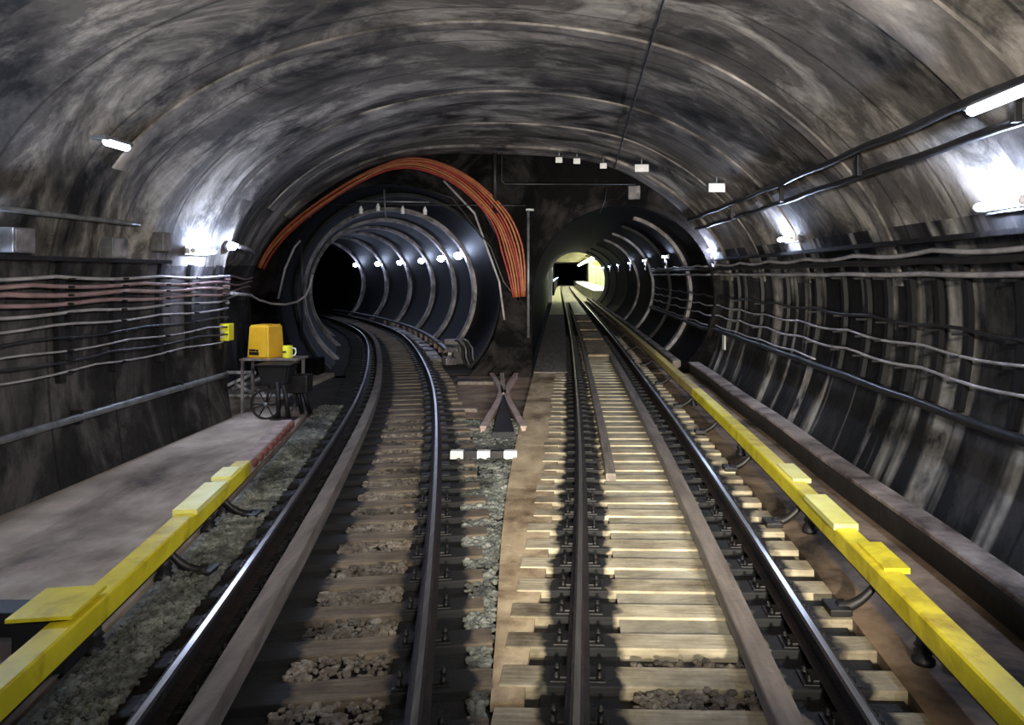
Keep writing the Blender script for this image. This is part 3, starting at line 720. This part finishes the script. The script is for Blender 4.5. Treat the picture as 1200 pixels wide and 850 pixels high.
for i, z in enumerate((2.2, 2.08, 1.95, 1.8)):     # the bundle goes on past the corner of the wall
    pts = [(wall_at(12.15, z, False)+.14, 12.12, z)]+[(wall_at(d, z, False)+.12, d, z-.04*math.sin(d*2+i)) for d in drange(12.6, 17.6, .5)]
    tag(MB().tube(pts, .024, 6).build('cable', M['cable_p'] if i < 3 else M['cable_g']), '%s cable from the top crossing the recess beside the orange cables' % nth(i+1), 'cable', 'recess cables')
tag(MB().tube([(wall_at(12.15, 1.95, False)+.2, 12.1, 1.96), (-6.35, 14.5, 1.86)]+[((x-665)/850*17.72, 17.72, H+(322-y)/850*17.72) for x, y in ((302, 351), (318, 356), (334, 357), (348, 354), (358, 347), (363, 336), (366, 322))], .028, 8).build('cable', M['cable_g']),
    'pale slack cable drooping across the left side of the left tunnel mouth', 'cable')
pts = wall_line(.62, 1.5, 12.0, .10, False)
t = tag(MB().tube(pts, .045, 10).build('pipe', M['galv']), 'grey steel pipe along the lower left wall', 'pipe')
for d in (4., 6.2, 8.4, 10.6):
    MB().box((wall_at(d, .62, False)+.06, d, .62), (.12, .06, .16), 0, 0, .01).build('pipe_clamp', M['iron'], t)
# cabinets and conduit on the left wall shoulder
tag(MB().tube(wall_line(2.92, 5.8, 9.4, .08, False), .03, 8).build('conduit', M['galv']), 'short grey conduit on the left wall above the boxes', 'conduit')
for k, (d, z) in enumerate(((7.4, 2.62), (9.0, 2.6), (10.0, 2.72))):
    x = wall_at(d, z, False)
    t = thing('junction_box', ['grey junction box at the far left wall edge of the frame', 'grey junction box right of the first on the left wall', 'narrow grey junction box left of the bright left wall lamp'][k], 'junction box', (x+.1, d, z-.13), 'left wall junction boxes')
    MB().box((x+.09, d, z), (.18, .3 if k < 2 else .2, .26), 0, 0, .012).build('body', M['galv'], t)
    MB().box((x+.187, d, z), (.012, .26 if k < 2 else .16, .22), 0, 0, .004).build('lid', M['ring'], t)
tag(MB().sweep(wall_line(2.42, 3.5, 10.2, .10, False), [(-.1, 0), (-.1, .05), (-.09, .05), (-.09, .01), (.09, .01), (.09, .05), (.1, .05), (.1, 0)]).build('cable_tray', M['iron']), 'dark steel cable tray above the left wall cables', 'cable tray')
# yellow switch box on the corner of the left wall
x = wall_at(12.0, 1.3, False)
t = thing('switch_box', 'small yellow switch box on the corner of the left wall', 'switch box', (x+.15, 12.0, 1.2))
MB().box((x+.12, 12.02, 1.32), (.2, .2, .28), 0, 0, .015).build('body', M['lemon'], t)
for z in (1.25, 1.33, 1.41): MB().lathe((x+.12, 11.92, z), [(.028, 0), (.028, -.03), (.02, -.035)], 10, 'Y').build('button', M['white'], t)
MB().box((x+.04, 12.05, 1.9), (.1, .1, 2.0), 0, 0, .01)
tag(MB().box((x+.03, 12.12, .9), (.09, .09, 2.1), 0, 0, .01).build('corner_post', M['iron']), 'dark steel post at the corner of the left wall', 'post')

# ------------------------------------------------------------------ lamps
def lamp(x, y, z, L, nm, label, mat, side, group, tilt=.35, loop=True, r=.035):
    """wall luminaire: back plate, housing, glowing tube, two end caps, feed cable"""
    t = thing('wall_lamp', label, 'lamp', (x, y, z), group)
    MB().box((x-side*.02, y, z+.0), (.03, L+.12, .13), 0, 0, .006).build('back_plate', M['galv'], t)
    MB().box((x-side*.055, y, z), (.06, L+.06, .075), 0, 0, .008).build('housing', M['white'], t)
    MB().lathe((x-side*.13, y, z), [(r*.6, -L/2), (r, -L/2+.02), (r, L/2-.02), (r*.6, L/2)], 10, 'Y').build('tube', mat, t)
    for s in (-1, 1): MB().lathe((x-side*.13, y+s*(L/2+.015), z), [(r*1.1, -.015), (r*1.1, .015)], 10, 'Y').build('end_cap', M['white'], t)
    if loop:
        pts = [(x-side*.07, y+.32*L*math.cos(a)*1.0, z-.27+.12*math.sin(a)*(1+.3*math.cos(3*a))) for a in np.linspace(.6, 5.9, 16)]
        MB().tube([(x-side*.07, y+L*.3, z-.02)]+pts+[(x-side*.06, y+L*.6, z-.34)], .018, 6).build('feed_cable', M['cable_g'], t)
    return t
RL = [0.2, 6.05, 12.0, 17.6, 23.8, 30., 37., 45., 53., 60.5]
for i, d in enumerate(RL):
    z = 2.86
    if d > PORTAL: c = cfr(d); x = c[0]+math.sqrt((rfr(d)-.12)**2-(z-c[1])**2)
    else: x = wall_at(d, z)
    lamp(x, d, z, .62, 'lamp', 'glowing white wall lamp on the right side, %s counting from the camera' % nth(i) if i else 'glowing right wall lamp just outside the frame edge', M['lamp'] if d < 18.5 else M['lamp_far'], 1, 'right side wall lamps', loop=d > 15)
for i, d in enumerate([.6, 6.55, 11.15]):
    z = 2.63; x = wall_at(d, z, False)
    lamp(x, d, z, .62, 'lamp', ['glowing left wall lamp beside the camera', 'glowing left wall lamp at the edge of the frame', 'bright glowing left wall lamp above the pink cables'][i], M['lamp'], -1, 'left wall lamps', loop=False)
x = wall_at(12.1, 2.72, False)
t = thing('bulkhead_lamp', 'small round glowing lamp right of the bright left wall lamp', 'lamp', (x+.12, 12.05, 2.72))
MB().lathe((x+.02, 12.05, 2.74), [(.09, 0), (.09, .05), (.07, .06)], 14, 'X').build('base', M['galv'], t)
bm = bmesh.new(); bmesh.ops.create_uvsphere(bm, u_segments=14, v_segments=8, radius=.065); bmesh.ops.translate(bm, vec=(x+.13, 12.05, 2.74), verts=bm.verts)
MB().bm(bm, 0, True).build('globe', M['lamp'], t)
tag(MB().tube([(x+.12, 12.2, 2.76), (x-.2, 13.3, 2.75), (x-.5, 14.3, 2.7)], .04, 8).build('conduit', M['cable_g']), 'pale conduit running from the round lamp toward the orange cables', 'conduit')
for i, d in enumerate([22.3, 26.5, 30.7, 34.9, 39.1, 43.3]):
    cx, cz, tx, ty = cfl(d); o_ = 2.12; z = cz+1.16
    x, y = cx+o_*ty, d-o_*tx
    t = thing('tunnel_lamp', 'glowing lamp on the right of the left tunnel, %s counting inward' % nth(i+1), 'lamp', (x, y, z), 'left tunnel lamps')
    MB().box((x+.06, y, z+.05), (.14, .3, .14), 0, 0, .01).build('housing', M['galv'], t)
    MB().lathe((x-.06, y-.1, z-.02), [(.07, -.2), (.11, -.15), (.11, .15), (.07, .2)], 12, 'Y').build('tube', M['lamp_far'], t)  # tube oversized so that its shape stands for the lamp's bloom
# dimmer ceiling-shoulder lamps
def shoulder_lamp(x, y, z, nx, nz, L, label, mat):
    t = thing('shoulder_lamp', label, 'lamp', (x, y, z), 'vault shoulder lamps')
    MB().box((x+nx*.03, y, z+nz*.03), (.16, L+.1, .05), 0, 0, .01).build('housing', M['galv'], t)
    MB().lathe((x+nx*.09, y, z+nz*.09), [(.03, -L/2), (.045, -L/2+.03), (.045, L/2-.03), (.03, L/2)], 10, 'Y').build('tube', mat, t)
shoulder_lamp(-5.1, 8.1, 3.78, .75, -.65, .42, 'dim white lamp on the upper left vault shoulder', M['lampw'])
shoulder_lamp(3.2, 5.2, 3.60, -.75, -.65, .9, 'long white lamp on the upper right vault shoulder', M['lampw'])
for k, (px, py, d) in enumerate([(840, 157, 13.2), (752, 170, 15.6), (676, 176, 17.0), (707, 183, 17.0), (655, 172, 17.0)]):
    x = (px-665)/850*d; z = None
    s = section(d)
    for i in range(NP-1):
        if (s[i][0]-x)*(s[i+1][0]-x) <= 0: z = s[i][1]
    z -= .16
    t = thing('reflector_plate', 'small white plate under the vault crown, %s from right' % nth([1, 2, 4, 3, 5][k]), 'plate', (x, d, z-.1), 'white plates under the vault')
    MB().box((x, d, z-.1), (.30 if k < 2 else .16, .04, .16 if k < 2 else .13), 0, 0, .01).build('plate', M['white'], t)
    MB().tube([(x, d+.02, z-.05), (x, d+.03, z+.2)], .015, 6).build('stem', M['galv'], t)

# ------------------------------------------------------------------ orange cables over the left mouth
base = [(306, 314), (318, 292), (345, 263), (385, 233), (425, 209), (455, 196), (480, 191), (510, 196), (545, 214), (573, 240), (590, 264), (600, 292), (606, 320), (609, 348)]
D = 17.75
bp = [((x-665)/850*D, H+(322-y)/850*D) for x, y in base]
tt = list(range(len(bp))); fx = spline(tt, [p[0] for p in bp]); fz = spline(tt, [p[1] for p in bp])
mats = ['orange', 'orange_b', 'orange', 'red', 'orange', 'orange_b', 'orange', 'red']
for k in range(8):
    pts = []
    for u in np.linspace(0, len(bp)-1, 46):
        sp = .022+.062*max(0, (u-5)/8)**.8 if u > 5 else .022
        sp *= 1-.55*max(0, (u-11)/2)
        a = np.arctan2(fz(u+.05)-fz(u-.05), fx(u+.05)-fx(u-.05)); o_ = (k-3.5)*sp+.015*math.sin(u*1.1+k)
        pts.append((fx(u)+math.sin(a)*o_, D-.05*(k % 3), fz(u)-math.cos(a)*o_))
    tag(MB().tube(pts, .027, 6).build('bundled_cable', M[mats[k]]), '%s cable from the outside of the orange bundle arched over the left tunnel' % nth(k+1), 'cable', 'orange cables over the left tunnel mouth')
for k in range(3):
    u0 = 2.4+k*4.2; x, z = fx(u0), fz(u0)
    tag(MB().box((x, D+.12, z), (.09, .12, .3 if k else .16), 0, 0, .01).build('cable_bracket', M['iron']), 'small black bracket carrying the orange cables, %s from left' % nth(k+1), 'bracket', 'orange cable brackets')
def PX(px, py, d): return ((px-665)/850*d, d, H+(322-py)/850*d)
# black and grey slack cables inside the orange arch
for k, pl in enumerate([[(510, 196), (560, 236), (585, 280), (596, 320), (608, 352), (612, 340)], [(470, 215), (530, 232), (575, 290), (590, 330), (604, 349), (611, 335)], [(520, 212), (556, 250), (574, 300), (585, 330), (591, 375)],
                        [(326, 350), (334, 315), (345, 290), (352, 282)], [(353, 283), (354, 320), (354, 400)]]):
    pp = [PX(*q, 17.8) for q in pl]
    tag(MB().tube(pp, .028, 6).build('cable', M['cable_g'] if k in (2, 3) else M['cable']),
        ['black slack cable inside the orange arch, outer of two', 'black slack cable inside the orange arch, inner of two', 'grey cable hanging on the right of the left tunnel mouth', 'curved grey cable left of the left tunnel mouth', 'upright black conduit left of the left tunnel mouth'][k], 'cable')
# cross wire and insulator frame over the left mouth
t = thing('insulator_frame', 'pale crossbar with four small insulators above the left tunnel', 'insulator frame', PX(460, 240, 17.7))
MB().tube([PX(418, 236, 17.6), PX(503, 237, 17.6)], .022, 6).build('crossbar', M['galv'], t)
MB().tube([PX(450, 222, 17.62), PX(452, 258, 17.62)], .02, 6).build('hanger', M['galv'], t)
for q in ((423, 247), (443, 244), (472, 247), (498, 248)):
    x, y, z = PX(*q, 17.55); MB().lathe((x, y, z-.08), [(.03, 0), (.055, .02), (.04, .06), (.055, .1), (.03, .16), (.015, .2)], 10).build('insulator', M['white'], t)
tag(MB().tube([PX(360, 240, 17.75), PX(420, 239.5, 17.72), PX(600, 241, 17.72), PX(616, 241, 17.75)], .014, 6).build('wire', M['cable']), 'thin level wire stretched above the left tunnel mouth', 'wire')
# conduits on the headwall
tag(MB().tube([PX(588, 166, 17.7), PX(588, 212, 17.7), PX(592, 216, 17.7), PX(745, 216, 17.7)], .022, 6).build('conduit', M['cable']), 'thin dark conduit turning level across the headwall', 'conduit')
tag(MB().tube([PX(580, 160, 17.7), PX(580, 250, 17.75)], .06, 8).build('pipe', M['iron']), 'thick black pipe down the middle of the headwall', 'pipe')
t = thing('pipe', 'upright steel pipe on the pillar between the tunnels', 'pipe', (*PX(619, 395, 17.8)[:2], PX(619, 395, 17.8)[2]))
MB().tube([PX(619, 246, 17.8), PX(619, 396, 17.8)], .035, 8).build('tube', M['galv'], t)
MB().box(PX(621, 246, 17.82), (.2, .1, .06), 0, 0, .01).build('bracket', M['galv'], t)
tag(MB().tube([PX(711, 220, 17.75), PX(709, 235, 17.75), PX(703, 250, 17.75)], .014, 6).build('cable', M['cable']), 'short dark cable hanging over the right tunnel mouth', 'cable')
tag(MB().box(PX(743, 226, 17.85), (.3, .12, .34), 0, 0, .02).build('junction_box', M['ring']), 'pale junction box on the headwall above the right tunnel', 'junction box')
# conduit along the crown of the vault
def crown(d, x):
    s = section(d)
    for i in range(NP-1):
        if (s[i][0]-x)*(s[i+1][0]-x) <= 0:
            return s[i][1]+(s[i+1][1]-s[i][1])*(x-s[i][0])/((s[i+1][0]-s[i][0]) or 1)
pts = [(.93+.02*(d-7), d, crown(d, .93+.02*(d-7))-.08) for d in drange(3, 17.8, .8)]
tag(MB().tube(pts, .013, 6).build('conduit', M['cable']), 'thin dark conduit running along the vault crown', 'conduit')

# ------------------------------------------------------------------ work corner on the left
TY = 12.75
t = thing('work_table', 'small plank topped work table holding a yellow box', 'table', (-5.2, TY, -.13))
MB().box((-5.15, TY, .80), (1.02, .5, .035), 0, 0, .006).build('tabletop', M['plank'], t)
for x, y in ((-5.62, TY-.21), (-4.72, TY-.21), (-5.62, TY+.21), (-4.72, TY+.21)):
    MB().box((x, y, .325), (.045, .045, .91), 0, 0, .004).build('leg', M['ring'], t)
MB().box((-5.17, TY+.21, .25), (.9, .03, .05), 0, 0, .004).build('stretcher', M['ring'], t)
t = thing('equipment_box', 'tall tapered amber box standing on the work table', 'box', (-5.30, TY, .82))
bm = bmesh.new(); bmesh.ops.create_cube(bm, size=1)
bmesh.ops.scale(bm, vec=(.46, .44, .58), verts=bm.verts)
for v in bm.verts:
    if v.co.z > 0: v.co.x *= .88; v.co.y *= .88
bmesh.ops.bevel(bm, geom=bm.edges[:], offset=.03, segments=3, affect='EDGES'); bmesh.ops.rotate(bm, matrix=Matrix.Rotation(-.33, 3, 'Z'), verts=bm.verts)
bmesh.ops.translate(bm, vec=(-5.30, TY, .82+.285), verts=bm.verts)
MB().bm(bm).build('shell', M['amber'], t)
mb = MB()
for k, (dx, w, z) in enumerate([(-.07, .06, .99), (.0, .05, .99), (.065, .045, .985), (0, .2, .935)]):
    c, s = math.cos(.33), -math.sin(.33); yy = -.222
    mb.box((-5.30+(dx-.06)*c-yy*s, TY+(dx-.06)*s+yy*c, z-.03), (w, .014, .035 if k < 3 else .05), -.33)
mb.build('label_patch', M['black'], t)
t = thing('canister', 'small lemon yellow canister with handle beside the amber box', 'canister', (-4.86, TY-.08, .82))
MB().lathe((-4.88, TY-.1, .818), [(.08, 0), (.085, .02), (.085, .2), (.075, .215)], 18).build('body', M['lemon'], t)
MB().tube([(-4.80, TY-.1, .99), (-4.745, TY-.1, .98), (-4.735, TY-.1, .92), (-4.75, TY-.1, .87), (-4.80, TY-.1, .855)], .014, 8).build('handle', M['white'], t)
MB().box((-4.905, TY-.185, .93), (.07, .012, .025)).build('label_patch', M['black'], t)
# black tub cart with spoked wheel
CY = 12.15
t = thing('tub_cart', 'black tub cart with a spoked wheel in front of the work table', 'cart', (-4.9, CY, -.13))
bm = bmesh.new(); bmesh.ops.create_cube(bm, size=1); bmesh.ops.scale(bm, vec=(.56, .42, .34), verts=bm.verts)
for v in bm.verts:
    if v.co.z < 0: v.co.x *= .72; v.co.y *= .75
bmesh.ops.bevel(bm, geom=bm.edges[:], offset=.03, segments=2, affect='EDGES'); bmesh.ops.translate(bm, vec=(-4.86, CY, .60), verts=bm.verts)
MB().bm(bm).build('tub', M['black'], t)
MB().box((-4.86, CY, .775), (.6, .46, .025), 0, 0, .01).build('lid', M['ring_dark'], t)
wx, wy, wz, wr = -5.0, CY-.12, .12, .24
w = MB().tube([(wx+wr*math.cos(a), wy, wz+wr*math.sin(a)) for a in np.linspace(0, 2*PI, 28)], .022, 8).build('wheel', M['rust'], t)
for k in range(6):
    a = k*PI/3; MB().tube([(wx, wy, wz), (wx+wr*math.cos(a), wy, wz+wr*math.sin(a))], .011, 6).build('spoke', M['rust'], w)
MB().lathe((wx, wy-.04, wz), [(.035, 0), (.035, .08)], 10, 'Y').build('hub', M['galv'], w)
MB().tube([(wx, wy, wz), (wx+.05, wy+.02, .44)], .02, 6).build('fork', M['iron'], t)
for x, y in ((-4.78, CY-.15), (-4.62, CY-.12), (-4.55, CY+.3), (-4.42, CY+.32)):
    MB().tube([(-4.8+(x+4.8)*.5, y, .5), (x, y, -.12)], .04, 8).build('leg', M['iron'], t)
MB().box((-4.55, CY+.2, .42), (.34, .3, .3), 0, 0, .02).build('gearbox', M['iron'], t)
MB().box((-4.7, CY-.12, -.115), (.4, .2, .025), 0, 0, .004).build('foot_plate', M['rust'], t)
# white pipe frame on the floor of the recess
t = thing('barrier_trestle', 'low white pipe trestle lying in the recess behind the wall corner', 'trestle', (-6.2, 14.2, -.15))
FY = 14.2
for k, pl in enumerate([[(-6.75, FY, -.1), (-5.45, FY, -.1)], [(-6.75, FY+.1, .34), (-6.15, FY+.1, .34)], [(-6.15, FY+.1, .34), (-6.75, FY, .06)], [(-6.55, FY, .03), (-5.75, FY+.1, .34)], [(-6.5, FY, .12), (-6.15, FY, -.06), (-5.95, FY, -.06)]]):
    MB().tube(pl, .035, 8).build(['base_rail', 'top_rail', 'brace', 'brace', 'brace'][k], M['white'], t)
for i, (x, y, sx, sz) in enumerate([(-4.2, 16.3, .7, .12), (-6.6, 13.2, .3, .1)][:1]):
    pass

# ------------------------------------------------------------------ station beyond the right tunnel
SE = 215.
def srun(lo, hi, z0, z1, d0=STN+.4, d1=SE, step=6.):
    return MB().sweep([(*off(xr, d, (lo+hi)/2), 0) for d in drange(d0, d1, step)], [(-(hi-lo)/2, z0), (-(hi-lo)/2, z1), ((hi-lo)/2, z1), ((hi-lo)/2, z0)])
struct(srun(-2.6, 7.2, -.36, -.26), 'floor_station', M['fill'], 'trackbed of the station ahead, its lighting painted as a pale colour', 'floor')  # pale bed colour stands for the station lighting
struct(srun(2.1, 7., -.26, .70, STN+1.5), 'floor_platform', M['st_wall'], 'raised station platform right of the track', 'platform')
struct(srun(2.05, 4.4, .70, .78, STN+1.5), 'trim_station_edge', M['st_white'], 'white edge strip of the station platform', 'platform edge')
struct(srun(5.0, 5.2, .70, 5.2), 'wall_station_right', M['st_wall'], 'pale green station wall behind the platform', 'wall')
struct(srun(-2.7, -2.5, -.3, 5.2), 'wall_station_left', M['portal'], 'dark station wall left of the track', 'wall')
struct(srun(-2.7, 7.2, 5.0, 5.2), 'ceiling_station', M['st_ceil'], 'beige station ceiling', 'ceiling')
struct(MB().box((xr(SE)+2., SE+.1, 2.4), (14, .2, 5.8)), 'wall_station_end', M['portal'], 'dark far end of the station', 'wall')
bm = bmesh.new()     # headwall of the station around the bore
c = cfr(STN); A = arc((c[0], c[1]), rfr(STN), vert=True)
poly = [(-3.4, FZ), (-3.4, 5.2), (8.4, 5.2), (8.4, FZ)]+list(reversed(A))
vs = [bm.verts.new((x, STN, z)) for x, z in poly]; es = [bm.edges.new((vs[i], vs[(i+1) % len(vs)])) for i in range(len(vs))]
bmesh.ops.triangle_fill(bm, use_beauty=True, edges=es)
struct(MB().bm(bm), 'wall_station_near', M['portal'], 'station headwall around the right tunnel', 'wall')
for i, d in enumerate(drange(72, 132, 15)):
    tag(MB().box((xr(d)+1.2, d, 4.84), (7, .5, .36), 0, 0, .02).build('ceiling_beam', M['iron'] if i == 0 else M['st_ceil']), ('dark' if i == 0 else 'beige')+' cross beam under the station ceiling, %s counting away' % nth(i+1), 'beam', 'station ceiling beams')
for i, d in enumerate(drange(67, 150, 8.3)):
    cx = xr(d+4)+2.95
    t = thing('station_lamp', 'long white station lamp over the platform edge, %s counting away' % nth(i+1), 'lamp', (cx, d+4, 4.2), 'station lamps')
    MB().box((cx+.05, d+4, 4.42), (.6, 8., .1), .012, 0, .02).build('housing', M['white'], t)
    MB().box((cx-.05, d+4, 4.24), (.34, 7.8, .26), .012, 0, .03).build('tube', M['station_lamp'], t)
    for q in (-3, 3): MB().box((cx+.05, d+4+q, 4.75), (.05, .05, .6)).build('hanger', M['galv'], t)
for i, d in enumerate(drange(74, 134, 10)):
    tag(MB().box((xr(d)+4.5, d, 2.9), (.3, .4, 4.2), 0, 0, .03).build('station_column', M['cream']), 'cream column on the station platform, %s counting away' % nth(i+1), 'column', 'station platform columns')
t = thing('hanging_sign', 'yellow sign hanging over the station platform', 'sign', (xr(80)+3.3, 80, 3.3))
MB().box((xr(80)+3.3, 80, 3.5), (1.3, .1, .4), 0, 0, .02).build('board', M['lemon'], t)
for q in (-.5, .5): MB().tube([(xr(80)+3.3+q, 80, 3.7), (xr(80)+3.3+q, 80, 4.99)], .03, 6).build('rod', M['galv'], t)
tag(MB().box((-1.66, 66.9, 1.55), (.5, .4, 3.5), 0, 0, .03).build('marker_post', M['st_white']), 'white lit post at the station end of the right tunnel', 'post')
struct(srun(-2.0, -1.7, -.26, 1.45, 84), 'trim_station_ledge', M['portal'], 'dark ledge along the left station wall', 'ledge')
for i in range(8):
    d = 88+i*12; cx = xr(d)-1.82
    t = thing('edge_lamp', 'blue white lamp low on the left station ledge, %s counting away' % nth(i+1), 'lamp', (cx, d, 1.45), 'far left station lamps')
    MB().box((cx-.04, d, 1.55), (.14, 6.5, .2), .01, 0, .02).build('housing', M['galv'], t)
    MB().box((cx+.06, d, 1.58), (.12, 6.2, .16), .01, 0, .03).build('tube', M['edge_lamp'], t)

# ------------------------------------------------------------------ train headlights (the train that carries the camera) and an added vault fill
def spot(name, loc, aim, power, size, blend, col, rad):
    l = bpy.data.lights.new(name, 'SPOT'); l.energy = power; l.spot_size = size; l.spot_blend = blend; l.color = col; l.shadow_soft_size = rad
    o = bpy.data.objects.new(name, l); COL.objects.link(o); o.location = loc
    o.rotation_euler = (Vector(aim)-Vector(loc)).to_track_quat('-Z', 'Y').to_euler()
    return o
spot('front_spot', (.05, .4, 1.15), (.3, 20, .95), 4700, math.radians(42), 1., (1., .93, .80), .12)
spot('front_spot', (1.65, .4, 1.15), (1.1, 20, .95), 4700, math.radians(42), 1., (1., .93, .80), .12)
spot('front_spot', (.85, .4, 3.2), (-1.0, 11, 5.2), 2900, math.radians(118), 1., (1., .96, .89), .25)  # unseen fill light added to brighten the vault

w = bpy.data.worlds.new('tunnel_dark'); SC.world = w; w.use_nodes = True
w.node_tree.nodes['Background'].inputs[0].default_value = (.5, .55, .65, 1); w.node_tree.nodes['Background'].inputs[1].default_value = .01

cam = bpy.data.cameras.new('camera'); co = bpy.data.objects.new('camera', cam); COL.objects.link(co)
co.location = (0, 0, H); co.rotation_euler = (PI/2, 0, 0)
cam.sensor_width = 36; cam.lens = 36*850/1200; cam.shift_x = -65/1200; cam.shift_y = -103/1200; cam.clip_end = 400; cam.clip_start = .05
SC.camera = co
vs_ = SC.view_settings; vs_.view_transform = 'Standard'; vs_.look = 'None'; vs_.gamma = 1; vs_.exposure = 0.; vs_.use_curve_mapping = False
SC.cycles.use_denoising = True; SC.cycles.max_bounces = 6; SC.cycles.sample_clamp_indirect = 8
